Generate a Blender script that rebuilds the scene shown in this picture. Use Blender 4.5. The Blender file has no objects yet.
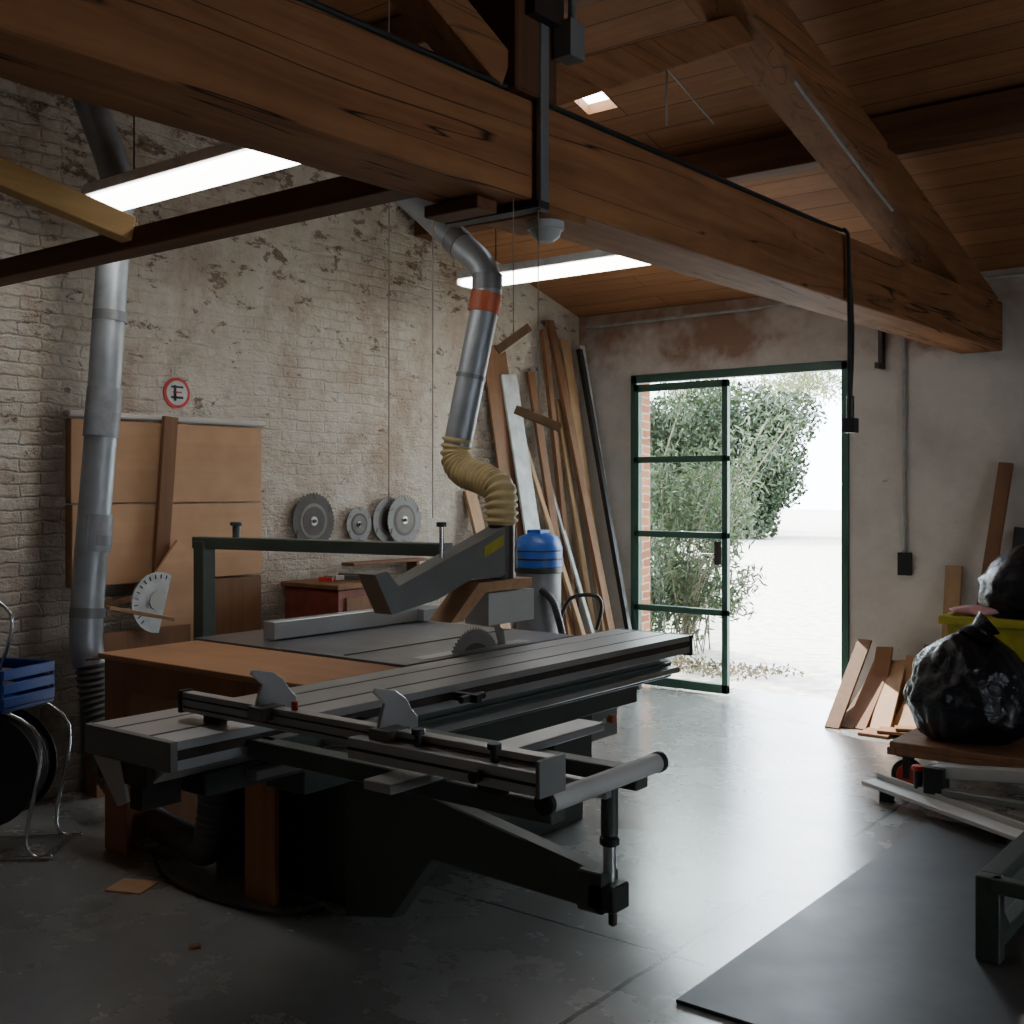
import bpy, bmesh, math, random
from mathutils import Vector, Matrix, noise
random.seed(7)
V=Vector
# ---------------------------------------------------------------- materials
def newmat(name):
    m=bpy.data.materials.new(name); m.use_nodes=True
    nt=m.node_tree; b=nt.nodes['Principled BSDF']
    return m,nt,b
def ramp(nt,fac,stops):
    r=nt.nodes.new('ShaderNodeValToRGB')
    e=r.color_ramp.elements
    while len(e)<len(stops): e.new(.5)
    for i,(p,c) in enumerate(stops):
        e[i].position=p; e[i].color=(c[0],c[1],c[2],1) if not isinstance(c,(int,float)) else (c,c,c,1)
    nt.links.new(fac,r.inputs[0]); return r.outputs[0]
def coords(nt,scale=(1,1,1),rot=(0,0,0)):
    t=nt.nodes.new('ShaderNodeTexCoord'); mp=nt.nodes.new('ShaderNodeMapping')
    mp.inputs['Scale'].default_value=scale; mp.inputs['Rotation'].default_value=rot
    nt.links.new(t.outputs['Object'],mp.inputs[0]); return mp.outputs[0]
def noisef(nt,vec,scale,detail=4,rough=.6,dist=0):
    n=nt.nodes.new('ShaderNodeTexNoise'); n.inputs['Scale'].default_value=scale
    n.inputs['Detail'].default_value=detail; n.inputs['Roughness'].default_value=rough
    n.inputs['Distortion'].default_value=dist
    nt.links.new(vec,n.inputs['Vector']); return n.outputs['Fac']
def mix(nt,fac,a,b,bt='MIX'):
    m=nt.nodes.new('ShaderNodeMix'); m.data_type='RGBA'; m.blend_type=bt
    def setp(i,v):
        if hasattr(v,'is_linked'): nt.links.new(v,m.inputs[i])
        elif isinstance(v,(int,float)): m.inputs[i].default_value=v
        else: m.inputs[i].default_value=(v[0],v[1],v[2],1)
    setp(0,fac); setp(6,a); setp(7,b); return m.outputs[2]
def bump(nt,b,h,strength=.3,dist=.01):
    n=nt.nodes.new('ShaderNodeBump'); n.inputs['Strength'].default_value=strength; n.inputs['Distance'].default_value=dist
    nt.links.new(h,n.inputs['Height']); nt.links.new(n.outputs[0],b.inputs['Normal'])
def math_(nt,op,a,b=None,c=None):
    m=nt.nodes.new('ShaderNodeMath'); m.operation=op
    for i,v in enumerate((a,b,c)):
        if v is None: continue
        if isinstance(v,(int,float)): m.inputs[i].default_value=v
        else: nt.links.new(v,m.inputs[i])
    return m.outputs[0]
def plain(name,c,rough=.6,metal=0,var=.25,scale=9,bmp=0):
    m,nt,b=newmat(name)
    v=coords(nt); f=noisef(nt,v,scale)
    lo=tuple(x*(1-var) for x in c); hi=tuple(min(1,x*(1+var)) for x in c)
    nt.links.new(ramp(nt,f,[(.3,lo),(.7,hi)]),b.inputs['Base Color'])
    nt.links.new(ramp(nt,noisef(nt,v,scale*.7),[(.3,max(.03,rough-.04)),(.7,min(1,rough+.06))]),b.inputs['Roughness'])
    b.inputs['Metallic'].default_value=metal
    if bmp: bump(nt,b,noisef(nt,v,scale*5),bmp,.004)
    return m
def wood(name,c1,c2,axis='Y',scale=14,rough=.7,cracks=0,bmp=.25,blotch=.25):
    m,nt,b=newmat(name)
    s={'X':(.06,1,1),'Y':(1,.06,1),'Z':(1,1,.06)}[axis]
    v=coords(nt,s)
    f=noisef(nt,v,scale,6,.65,.6)
    col=ramp(nt,f,[(.25,c2),(.5,tuple((a+b_)/2 for a,b_ in zip(c1,c2))),(.75,c1)])
    f2=noisef(nt,coords(nt),2.5,3)
    col=mix(nt,ramp(nt,f2,[(.35,blotch),(.65,0)]),col,tuple(x*.45 for x in c2))
    if cracks:
        s2={'X':(.03,1,1),'Y':(1,.03,1),'Z':(1,1,.03)}[axis]
        f3=noisef(nt,coords(nt,s2),9,2,.5,.4)
        ck=ramp(nt,f3,[(.486,0),(.5,1),(.512,0)])
        ck2=math_(nt,'MULTIPLY',ck,ramp(nt,noisef(nt,coords(nt),1.7),[(.44,0),(.52,cracks)]))
        col=mix(nt,ck2,col,(.010,.005,.003))
    nt.links.new(col,b.inputs['Base Color']); b.inputs['Roughness'].default_value=rough
    b.inputs['Specular IOR Level'].default_value=.2
    bump(nt,b,f,bmp,.004)
    return m
def emis(name,c,s):
    m,nt,b=newmat(name)
    b.inputs['Base Color'].default_value=(.9,.9,.9,1)
    b.inputs['Emission Color'].default_value=(*c,1); b.inputs['Emission Strength'].default_value=s
    return m
def brick_wall_mat(name,white=True):
    m,nt,b=newmat(name)
    t=nt.nodes.new('ShaderNodeTexCoord'); sp=nt.nodes.new('ShaderNodeSeparateXYZ'); nt.links.new(t.outputs['Object'],sp.inputs[0])
    o=t.outputs['Object']
    cb=nt.nodes.new('ShaderNodeCombineXYZ')
    off=math_(nt,'ADD',math_(nt,'MULTIPLY_ADD',noisef(nt,o,2.5,3),.07,-.035),math_(nt,'MULTIPLY_ADD',noisef(nt,o,14,3),.026,-.013))
    offx=math_(nt,'MULTIPLY_ADD',noisef(nt,o,11,3),.06,-.03)
    nt.links.new(math_(nt,'ADD',sp.outputs[1],offx),cb.inputs[0]); nt.links.new(math_(nt,'ADD',sp.outputs[2],off),cb.inputs[1])
    br=nt.nodes.new('ShaderNodeTexBrick'); nt.links.new(cb.outputs[0],br.inputs['Vector'])
    br.inputs['Scale'].default_value=1; br.inputs['Brick Width'].default_value=.23; br.inputs['Row Height'].default_value=.068
    br.inputs['Mortar Size'].default_value=.010; br.inputs['Mortar Smooth'].default_value=1.0
    br.inputs['Color1'].default_value=(1,1,1,1); br.inputs['Color2'].default_value=(0,0,0,1); br.inputs['Mortar'].default_value=(.5,.5,.5,1)
    if white:
        z=sp.outputs[2]
        base=ramp(nt,noisef(nt,o,.8,6,.65),[(.3,(.54,.42,.31)),(.47,(.70,.59,.47)),(.62,(.77,.68,.56)),(.8,(.82,.76,.67))])
        base=mix(nt,ramp(nt,noisef(nt,o,4,6,.78),[(.40,.0),(.60,.8)]),base,(.86,.80,.71))
        base=mix(nt,ramp(nt,noisef(nt,coords(nt,(1,1,.7)),1.3,6,.78),[(.51,0),(.63,.5)]),base,(.48,.32,.22))
        base=mix(nt,ramp(nt,noisef(nt,coords(nt,(1,1,.5)),2.6,6,.8),[(.57,0),(.69,.4)]),base,(.36,.31,.26))
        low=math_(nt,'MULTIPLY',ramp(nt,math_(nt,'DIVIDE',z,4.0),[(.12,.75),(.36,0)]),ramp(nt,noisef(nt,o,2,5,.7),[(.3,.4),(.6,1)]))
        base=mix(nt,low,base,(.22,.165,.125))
        fl=math_(nt,'ADD',noisef(nt,coords(nt,(1,1,2.0)),6.5,6,.74,.3),math_(nt,'MULTIPLY_ADD',z,.045,-.116))
        hole=ramp(nt,fl,[(.59,0),(.62,1)])
        hcol=ramp(nt,noisef(nt,o,16,3),[(.35,(.14,.08,.05)),(.6,(.38,.24,.15))])
        base=mix(nt,math_(nt,'MULTIPLY',hole,.8),base,hcol)
        leftz=ramp(nt,math_(nt,'DIVIDE',math_(nt,'ADD',sp.outputs[1],math_(nt,'MULTIPLY_ADD',noisef(nt,o,1.6,4),1.6,-.8)),8.0),[(.36,.8),(.52,0)])
        thin=math_(nt,'MAXIMUM',ramp(nt,noisef(nt,o,.9,4,.65),[(.36,.6),(.56,.05)]),leftz)
        gap=math_(nt,'MULTIPLY',br.outputs['Fac'],thin)
        gap2=math_(nt,'MULTIPLY',gap,ramp(nt,noisef(nt,o,8,4,.7),[(.46,.0),(.66,.65)]))
        base=mix(nt,gap2,base,(.30,.21,.145))
        nt.links.new(base,b.inputs['Base Color'])
        bh=math_(nt,'MULTIPLY',br.outputs['Color'],.35)
        h=math_(nt,'ADD',math_(nt,'ADD',math_(nt,'MULTIPLY',gap,-1.3),math_(nt,'MULTIPLY',bh,thin)),math_(nt,'ADD',math_(nt,'MULTIPLY',noisef(nt,coords(nt,(1,1,1.7)),9,7,.70),3.6),math_(nt,'MULTIPLY',hole,-.8)))
        bump(nt,b,h,1.0,.027)
    else:
        br.inputs['Color1'].default_value=(.30,.10,.06,1); br.inputs['Color2'].default_value=(.42,.17,.10,1); br.inputs['Mortar'].default_value=(.45,.4,.35,1)
        nt.links.new(br.outputs['Color'],b.inputs['Base Color'])
    b.inputs['Roughness'].default_value=.92
    b.inputs['Specular IOR Level'].default_value=.2
    return m
def plaster_mat(name,c):
    m,nt,b=newmat(name); t=nt.nodes.new('ShaderNodeTexCoord'); o=t.outputs['Object']
    sp=nt.nodes.new('ShaderNodeSeparateXYZ'); nt.links.new(o,sp.inputs[0])
    base=ramp(nt,noisef(nt,o,1.3,6,.65),[(.3,tuple(x*.72 for x in c)),(.55,c),(.8,tuple(min(1,x*1.12) for x in c))])
    z=sp.outputs[2]
    zz=math_(nt,'ADD',z,math_(nt,'MULTIPLY_ADD',noisef(nt,o,2.0,5,.7),1.1,-.55))
    bandf=math_(nt,'MULTIPLY',ramp(nt,math_(nt,'DIVIDE',zz,4),[(.63,0),(.70,1),(.86,1),(1,.3)]),ramp(nt,noisef(nt,o,1.1,4,.7),[(.38,0.1),(.56,.85)]))
    base=mix(nt,bandf,base,(.22,.10,.05))
    ch=ramp(nt,noisef(nt,o,10,5,.7),[(.66,0),(.70,.8)])
    base=mix(nt,ch,base,(.2,.15,.12))
    nt.links.new(base,b.inputs['Base Color']); b.inputs['Roughness'].default_value=.9
    bump(nt,b,noisef(nt,o,14,6,.7),.5,.012)
    return m
def floor_mat():
    m,nt,b=newmat('concrete_floor'); t=nt.nodes.new('ShaderNodeTexCoord'); o=t.outputs['Object']
    sp=nt.nodes.new('ShaderNodeSeparateXYZ'); nt.links.new(o,sp.inputs[0])
    c=ramp(nt,noisef(nt,o,.9,6,.65),[(.25,(.20,.20,.19)),(.5,(.25,.255,.25)),(.8,(.31,.32,.315))])
    c=mix(nt,ramp(nt,noisef(nt,o,5,7,.75),[(.35,0),(.85,.5)]),c,(.17,.16,.145))
    c=mix(nt,ramp(nt,noisef(nt,o,28,4,.7),[(.60,0),(.80,.4)]),c,(.09,.075,.06))
    wob=math_(nt,'MULTIPLY_ADD',noisef(nt,o,5,4),.02,-.01)
    def line(coord,pos,w):
        d=math_(nt,'ABSOLUTE',math_(nt,'ADD',math_(nt,'ADD',coord,wob),-pos))
        return math_(nt,'LESS_THAN',d,w)
    l=line(sp.outputs[0],-1.96,.010)
    for cc,p in ((sp.outputs[1],3.40),(sp.outputs[1],-.2),(sp.outputs[0],1.7),(sp.outputs[1],7.1)):
        l=math_(nt,'MAXIMUM',l,line(cc,p,.006))
    c=mix(nt,l,c,(.02,.018,.016))
    nt.links.new(c,b.inputs['Base Color'])
    nt.links.new(ramp(nt,noisef(nt,o,2.2,6,.7),[(.25,.18),(.75,.34)]),b.inputs['Roughness'])
    b.inputs['Specular IOR Level'].default_value=.9
    b.inputs['Coat Weight'].default_value=.8; b.inputs['Coat Roughness'].default_value=.24
    h=math_(nt,'ADD',math_(nt,'MULTIPLY',noisef(nt,o,6,6,.6),.6),math_(nt,'MULTIPLY',l,-1.5))
    bump(nt,b,h,.3,.01)
    return m
def ceiling_mat():
    m,nt,b=newmat('ceiling_boards'); t=nt.nodes.new('ShaderNodeTexCoord'); o=t.outputs['Object']
    br=nt.nodes.new('ShaderNodeTexBrick'); nt.links.new(o,br.inputs['Vector'])
    br.inputs['Scale'].default_value=1; br.inputs['Brick Width'].default_value=2.3; br.inputs['Row Height'].default_value=.19
    br.inputs['Mortar Size'].default_value=.003; br.inputs['Mortar Smooth'].default_value=.3; br.inputs['Bias'].default_value=0
    br.inputs['Color1'].default_value=(.38,.18,.08,1); br.inputs['Color2'].default_value=(.29,.13,.058,1); br.inputs['Mortar'].default_value=(.04,.017,.009,1)
    g=noisef(nt,coords(nt,(.07,1,1)),22,6,.65,.5)
    c=mix(nt,.65,br.outputs['Color'],ramp(nt,g,[(.3,(.6,.5,.42)),(.7,(1,1,1))]),'MULTIPLY')
    c=mix(nt,ramp(nt,noisef(nt,coords(nt),2,5,.7),[(.45,0),(.75,.45)]),c,(.15,.07,.03))
    nt.links.new(c,b.inputs['Base Color']); b.inputs['Roughness'].default_value=.7
    b.inputs['Specular IOR Level'].default_value=.25
    bump(nt,b,math_(nt,'MULTIPLY',br.outputs['Fac'],-1.0),.5,.006)
    return m

M=dict(
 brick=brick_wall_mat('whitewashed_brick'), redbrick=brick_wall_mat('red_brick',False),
 plaster=plaster_mat('old_plaster',(.54,.50,.45)), floor=floor_mat(), ceil=ceiling_mat(),
 beamY=wood('tie_beam_wood',(.38,.17,.072),(.17,.069,.028),'Y',12,.75,cracks=1),
 beamX=wood('purlin_wood',(.18,.08,.038),(.08,.036,.018),'X',12,.7),
 raft=wood('rafter_wood',(.33,.145,.06),(.16,.066,.027),'Y',12,.75,cracks=.6),
 postZ=wood('post_wood',(.15,.068,.032),(.07,.033,.017),'Z',12,.7),
 yel=wood('pine_batten',(.52,.32,.12),(.35,.20,.07),'Y',14,.6),
 pine=wood('pine_board',(.46,.29,.165),(.30,.175,.09),'Z',14,.6),
 pineX=wood('pine_boardX',(.50,.31,.175),(.34,.185,.097),'X',14,.6),
 brownw=wood('brown_board',(.26,.13,.068),(.15,.075,.037),'Z',12,.6),
 ply=wood('plywood_sheet',(.56,.335,.19),(.43,.235,.125),'Y',7,.6,blotch=.35),
 plyX=wood('plywood_tabletop',(.48,.26,.14),(.36,.18,.09),'X',7,.5,blotch=.2),
 plyZ=wood('plywood_leg',(.38,.175,.085),(.28,.125,.058),'Z',7,.55),
 grn=plain('machine_green',(.050,.064,.052),.42,0,.25,3), dgrn=plain('dark_green_steel',(.028,.036,.030),.5,0,.3,3),
 door=plain('door_green',(.03,.085,.06),.45,0,.1),
 alu=plain('aluminium',(.43,.435,.44),.36,.85,.10,3), iron=plain('cast_iron',(.21,.215,.23),.36,.8,.2,3),
 galv=plain('galvanised_duct',(.28,.30,.32),.45,.5,.25,4), galvd=plain('grey_duct',(.17,.175,.18),.5,.4,.2,5),
 blk=plain('black_plastic',(.012,.012,.013),.45), rub=plain('rubber',(.02,.02,.02),.8),
 red=plain('red_plastic',(.50,.03,.02),.45), redc=plain('red_cabinet',(.20,.04,.025),.6),
 orange=plain('orange_band',(.42,.085,.025),.5), cream=plain('cream_hose',(.50,.39,.18),.6),
 blue=plain('blue_plastic',(.01,.08,.38),.4), bluel=plain('crate_blue',(.005,.035,.20),.45),
 yellow=plain('yellow_plastic',(.40,.34,.03),.45), white=plain('white_board',(.48,.50,.50),.6),
 grey=plain('grey_paint',(.15,.155,.15),.45,0,.15,3), lgrey=plain('light_grey',(.42,.42,.40),.5,0,.1,3), tape=plain('tape_grey',(.22,.23,.25),.55),
 wgrey=plain('white_anodised',(.66,.67,.66),.45,0,.05,3),
 steel=plain('saw_steel',(.12,.10,.085),.55,.4,.3,12), dsteel=plain('dark_steel',(.045,.035,.03),.5,.5),
 rim=plain('worn_blade_steel',(.17,.16,.15),.6,.2,.2,10),
 bsteel=plain('blade_steel',(.36,.35,.34),.4,.9,.1,8),
 chrome=plain('chrome',(.55,.56,.58),.2,1,.05), sheet=plain('dark_floor_sheet',(.036,.035,.036),.48,0,.35,3,.15),
 wire=plain('wire',(.012,.012,.012),.6), string=plain('string',(.35,.30,.24),.8), pvc=plain('grey_conduit',(.32,.32,.30),.5),
 pink=plain('pink_cloth',(.55,.27,.27),.9), lampw=plain('lamp_white',(.6,.6,.6),.4),
 bark=plain('bark',(.16,.13,.10),.9), asph=plain('gravel_yard',(.46,.43,.38),.9,0,.35,7,.3),
 wht=plain('render_white',(.80,.78,.76),.9,0,.05), tile=plain('roof_tile',(.35,.16,.10),.8),
 green_hose=plain('hose_grey',(.10,.10,.10),.6), litter=plain('leaf_litter',(.16,.12,.07),.9),
)
M['tube']=emis('tube_emission',(1.0,.98,.94),15)
m,nt,b=newmat('bag_plastic'); b.inputs['Base Color'].default_value=(.006,.007,.011,1); b.inputs['Roughness'].default_value=.26
bump(nt,b,noisef(nt,coords(nt),9,5,.6,1.5),.7,.02); M['bag']=m
def leafmat(name,c):
    m,nt,b=newmat(name)
    g=nt.nodes.new('ShaderNodeNewGeometry')
    col=ramp(nt,g.outputs['Random Per Island'],[(0,tuple(x*.5 for x in c)),(1,tuple(x*1.5 for x in c))])
    nt.links.new(col,b.inputs['Base Color']); b.inputs['Roughness'].default_value=.6
    tr=nt.nodes.new('ShaderNodeBsdfTranslucent'); nt.links.new(col,tr.inputs[0])
    ms=nt.nodes.new('ShaderNodeMixShader'); ms.inputs[0].default_value=.3
    out=nt.nodes['Material Output']; nt.links.new(b.outputs[0],ms.inputs[1]); nt.links.new(tr.outputs[0],ms.inputs[2]); nt.links.new(ms.outputs[0],out.inputs[0])
    return m
M['leaf']=leafmat('oleander_leaf',(.036,.056,.022)); M['leaf2']=leafmat('tree_leaf',(.016,.030,.010)); M['leaf3']=leafmat('pale_leaf',(.12,.14,.06))
m,nt,b=newmat('window_glass')
out=nt.nodes['Material Output']; tr=nt.nodes.new('ShaderNodeBsdfTransparent'); gl=nt.nodes.new('ShaderNodeBsdfGlossy'); gl.inputs['Roughness'].default_value=.05
ms=nt.nodes.new('ShaderNodeMixShader'); ms.inputs[0].default_value=.05
tr.inputs[0].default_value=(.80,.83,.80,1)
nt.links.new(tr.outputs[0],ms.inputs[1]); nt.links.new(gl.outputs[0],ms.inputs[2]); nt.links.new(ms.outputs[0],out.inputs[0]); M['glass']=m

# ---------------------------------------------------------------- builder
class B:
    def __init__(s,name,parent=None,bevel=0,seg=1):
        s.name=name; s.bm=bmesh.new(); s.mats=[]; s.parent=parent; s.bevel=bevel; s.seg=seg
    def mi(s,k):
        if k not in s.mats: s.mats.append(k)
        return s.mats.index(k)
    def poly(s,vs,faces,k,smooth=False):
        bv=[s.bm.verts.new(v) for v in vs]; i=s.mi(k); out=[]
        for f in faces:
            try:
                fa=s.bm.faces.new([bv[j] for j in f]); fa.material_index=i; fa.smooth=smooth; out.append(fa)
            except ValueError: pass
        return bv,out
    def box(s,a,b,k,rot=None,piv=None):
        x0,y0,z0=a; x1,y1,z1=b
        vs=[V(p) for p in((x0,y0,z0),(x1,y0,z0),(x1,y1,z0),(x0,y1,z0),(x0,y0,z1),(x1,y0,z1),(x1,y1,z1),(x0,y1,z1))]
        if rot is not None:
            c=V(piv) if piv is not None else (V(a)+V(b))/2
            vs=[rot@(v-c)+c for v in vs]
        s.poly(vs,[(0,3,2,1),(4,5,6,7),(0,1,5,4),(1,2,6,5),(2,3,7,6),(3,0,4,7)],k); return s
    def beam(s,p,q,w,h,k,up=(0,0,1),taper=1):
        p=V(p);q=V(q);d=(q-p).normalized();u=V(up); sx=d.cross(u).normalized(); u=sx.cross(d).normalized()
        vs=[]
        for c,t in((p,1),(q,taper)):
            for a,b_ in((-1,-1),(1,-1),(1,1),(-1,1)): vs.append(c+sx*(a*w/2)+u*(b_*h/2*t))
        s.poly(vs,[(0,1,2,3),(7,6,5,4),(0,4,5,1),(1,5,6,2),(2,6,7,3),(3,7,4,0)],k); return s
    def prism(s,pts,vec,k):
        pts=[V(p) for p in pts]; n=len(pts); vec=V(vec)
        vs=pts+[p+vec for p in pts]
        f=[tuple(range(n)),tuple(range(2*n-1,n-1,-1))]+[(i,i+n,(i+1)%n+n,(i+1)%n) for i in range(n)]
        s.poly(vs,f,k); return s
    def tube(s,pts,r,k,seg=12,cap=True,smoothpath=0,rf=None):
        pts=[V(p) for p in pts]
        if smoothpath:
            P=[pts[0]]+pts+[pts[-1]]; o=[]; rl=[]
            isl=isinstance(r,(list,tuple))
            for i in range(1,len(P)-2):
                for j in range(smoothpath):
                    t=j/smoothpath; a,b_,c,d=P[i-1],P[i],P[i+1],P[i+2]
                    o.append(.5*((2*b_)+(c-a)*t+(2*a-5*b_+4*c-d)*t*t+(3*b_-a-3*c+d)*t**3))
                    if isl: rl.append(r[i-1]*(1-t)+r[i]*t)
            o.append(pts[-1]); pts=o
            if isl: rl.append(r[-1]); r=rl
        rings=[]; nrm=None
        for i,p in enumerate(pts):
            d=(pts[min(i+1,len(pts)-1)]-pts[max(i-1,0)])
            if d.length<1e-9: d=V((0,0,1))
            d.normalize()
            if nrm is None:
                nrm=d.orthogonal().normalized()
            nrm=(nrm-d*nrm.dot(d)).normalized(); bi=d.cross(nrm)
            rr=(r[i] if isinstance(r,(list,tuple)) else r)
            rings.append([s.bm.verts.new(p+(nrm*math.cos(2*math.pi*j/seg)+bi*math.sin(2*math.pi*j/seg))*rr) for j in range(seg)])
        mi=s.mi(k)
        for a,b_ in zip(rings,rings[1:]):
            for j in range(seg):
                f=s.bm.faces.new((a[j],a[(j+1)%seg],b_[(j+1)%seg],b_[j])); f.material_index=mi; f.smooth=True
        if cap:
            for rg,fl in((rings[0],True),(rings[-1],False)):
                f=s.bm.faces.new(list(reversed(rg)) if fl else rg); f.material_index=mi
                for e in f.edges: e.smooth=False
        return s
    def cyl(s,p,q,r,k,seg=20,r2=None):
        return s.tube([p,q],[r,r2 if r2 is not None else r],k,seg)
    def corr(s,pts,r,k,pitch=.03,amp=.12,seg=16,sm=8):
        P=[V(p) for p in pts]; P=[P[0]]+P+[P[-1]]; o=[]
        for i in range(1,len(P)-2):
            for j in range(24):
                t=j/24; a,b_,c,d=P[i-1],P[i],P[i+1],P[i+2]
                o.append(.5*((2*b_)+(c-a)*t+(2*a-5*b_+4*c-d)*t*t+(3*b_-a-3*c+d)*t**3))
        o.append(P[-1]); L=sum((x-y).length for x,y in zip(o,o[1:])); n=int(L/pitch)*4
        res=[];seglen=L/n;cur=0;idx=0
        for i in range(n+1):
            tgt=i*seglen
            while idx<len(o)-2 and cur+(o[idx+1]-o[idx]).length<tgt: cur+=(o[idx+1]-o[idx]).length; idx+=1
            l=(o[idx+1]-o[idx]).length; res.append(o[idx].lerp(o[idx+1],min(1,(tgt-cur)/l if l else 0)))
        rr=[r*(1+amp*(1 if i%4 in(1,2) else -1)*.5) for i in range(len(res))]
        return s.tube(res,rr,k,seg)
    def blade(s,c,ax,R,k,teeth=48,th=.004,hole=True,hub='dsteel'):
        c=V(c);ax=V(ax).normalized();a=ax.orthogonal().normalized();b_=ax.cross(a)
        pts=[]
        for i in range(teeth):
            for f,rr in((0,R),(.25,R*.94),(.8,R*.955)):
                an=2*math.pi*(i+f)/teeth; pts.append(c-ax*th/2+(a*math.cos(an)+b_*math.sin(an))*rr)
        s.prism(pts,ax*th,k)
        s.cyl(c-ax*.008,c+ax*.008,R*.16,hub,16)
        return s
    def sphere(s,c,r,k,sub=3,scale=(1,1,1),fn=None):
        res=bmesh.ops.create_icosphere(s.bm,subdivisions=sub,radius=1); i=s.mi(k)
        for v in res['verts']:
            p=v.co.copy()
            if fn: p=fn(p)
            v.co=V(c)+V((p.x*r*scale[0],p.y*r*scale[1],p.z*r*scale[2]))
        for v in res['verts']:
            for f in v.link_faces: f.material_index=i; f.smooth=True
        return s
    def done(s,origin=True):
        bmesh.ops.recalc_face_normals(s.bm,faces=s.bm.faces)
        if s.bm.verts and origin:
            xs=[v.co for v in s.bm.verts]
            lo=V((min(v.x for v in xs),min(v.y for v in xs),min(v.z for v in xs))); hi=V((max(v.x for v in xs),max(v.y for v in xs),max(v.z for v in xs)))
            c=V(((lo.x+hi.x)/2,(lo.y+hi.y)/2,lo.z))
            for v in s.bm.verts: v.co-=c
        else: c=V((0,0,0))
        me=bpy.data.meshes.new(s.name); s.bm.to_mesh(me); s.bm.free()
        for k in s.mats: me.materials.append(M[k])
        o=bpy.data.objects.new(s.name,me); bpy.context.collection.objects.link(o); o.location=c
        if s.parent: o.parent=s.parent
        if s.bevel:
            bv=o.modifiers.new('bevel','BEVEL'); bv.width=s.bevel; bv.segments=s.seg; bv.limit_method='ANGLE'; bv.angle_limit=math.radians(50)
        return o
def empty(name):
    e=bpy.data.objects.new(name,None); bpy.context.collection.objects.link(e); return e
def R(ax,deg): return Matrix.Rotation(math.radians(deg),3,ax)

# ---------------------------------------------------------------- room shell
XW,XE,YN,YS=-5.5,3.5,8.0,-2.2
ZE=3.08; ZR=4.44; YR=2.9
B('floor').box((XW-.3,YS-.3,-.12),(XE+.3,YN+.3,0),'floor').done(False)
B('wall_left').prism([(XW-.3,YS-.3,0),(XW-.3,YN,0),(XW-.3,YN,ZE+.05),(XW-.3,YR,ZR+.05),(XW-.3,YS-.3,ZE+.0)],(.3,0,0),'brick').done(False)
w=B('wall_front')
w.box((XW-.3,YN,0),(-4.97,YN+.28,ZE+.03),'plaster').box((-3.12,YN,0),(XE+.3,YN+.28,ZE+.03),'plaster').box((-4.97,YN,2.55),(-3.12,YN+.28,ZE+.03),'plaster')
w.box((-4.97,YN+.02,0),(-4.962,YN+.28,2.55),'redbrick')
w.done(False)
w=B('wall_right')
for y0,y1,z0,z1 in((YS-.3,2.2,0,ZR),(2.2,4.2,0,1.3),(2.2,4.2,2.1,ZR),(4.2,YN,0,ZR)): w.box((XE,y0,z0),(XE+.25,y1,z1),'plaster')  # unseen wall; the opening is added to let sky light onto the brick
w.done(False)
w=B('wall_back'); w.box((XW,YS-.3,0),(XE,YS,ZE),'plaster'); w.done(False)
c=B('ceiling')
def slopez(y): return ZE+(YN-y)*(ZR-ZE)/(YN-YR)
def cpanel(x0,x1,y0,y1):
    z0=slopez(y0) if y0>=YR else ZR-(YR-y0)*(ZR-ZE)/(YN-YR); z1=slopez(y1) if y1>YR else ZR-(YR-y1)*(ZR-ZE)/(YN-YR)
    c.poly([(x0,y0,z0),(x1,y0,z0),(x1,y1,z1),(x0,y1,z1),(x0,y0,z0+.06),(x1,y0,z0+.06),(x1,y1,z1+.06),(x0,y1,z1+.06)],
      [(0,3,2,1),(4,5,6,7),(0,1,5,4),(1,2,6,5),(2,3,7,6),(3,0,4,7)],'ceil')
hx0,hx1,hy0,hy1=-3.66,-3.46,5.12,5.42
cpanel(XW,hx0,YR,YN+.28);cpanel(hx1,XE,YR,YN+.28);cpanel(hx0,hx1,YR,hy0);cpanel(hx0,hx1,hy1,YN+.28)
cpanel(XW,XE,YS-.3,YR); c.done(False)
# roof timbers
def bx(y): return -2.27+.027*y
tb=empty('roof_truss')
b=B('tie_beam',tb,.012,2)
y0,y1=-2.1,7.99
b.poly([(bx(y0)-.28,y0,2.545),(bx(y0),y0,2.545),(bx(y0),y0,2.86),(bx(y0)-.28,y0,2.86),(bx(y1)-.28,y1,2.53),(bx(y1),y1,2.53),(bx(y1),y1,2.86),(bx(y1)-.28,y1,2.86)],
  [(0,1,2,3),(7,6,5,4),(0,4,5,1),(1,5,6,2),(2,6,7,3),(3,7,4,0)],'beamY'); b.done()
b=B('principal_rafter',tb,.01)
for sgn in(1,-1):
    b.beam((-2.25,YR,4.12),(-2.2,YR+sgn*5.05,2.78),.24,.24,'raft')
b.done()
b=B('king_post',tb,.008).box((-2.36,2.8,2.86),(-2.16,3.02,4.2),'postZ'); b.done()
b=B('strut',tb,.006).beam((-2.26,3.0,2.92),(-2.26,4.7,3.70),.13,.13,'raft').beam((-2.26,2.8,2.92),(-2.26,1.1,3.70),.13,.13,'raft'); b.done()
b=B('steel_strap',tb,.002)
b.box((-2.175,2.92,2.5),(-2.155,2.965,3.3),'galvd').box((-2.55,2.9,2.505),(-2.15,2.96,2.53),'dsteel')
b.box((-2.15,2.98,3.0),(-2.08,3.06,3.12),'grey').cyl((-2.11,3.03,3.12),(-2.11,3.03,3.5),.014,'galvd',10).box((-2.16,2.84,3.1),(-2.12,3.0,3.3),'dsteel'); b.done()
b=B('bolster_block',tb,.004).box((-2.5,2.74,2.49),(-2.27,2.84,2.53),'beamX').box((-2.45,2.98,2.505),(-2.17,3.2,2.53),'raft'); b.done()
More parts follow.
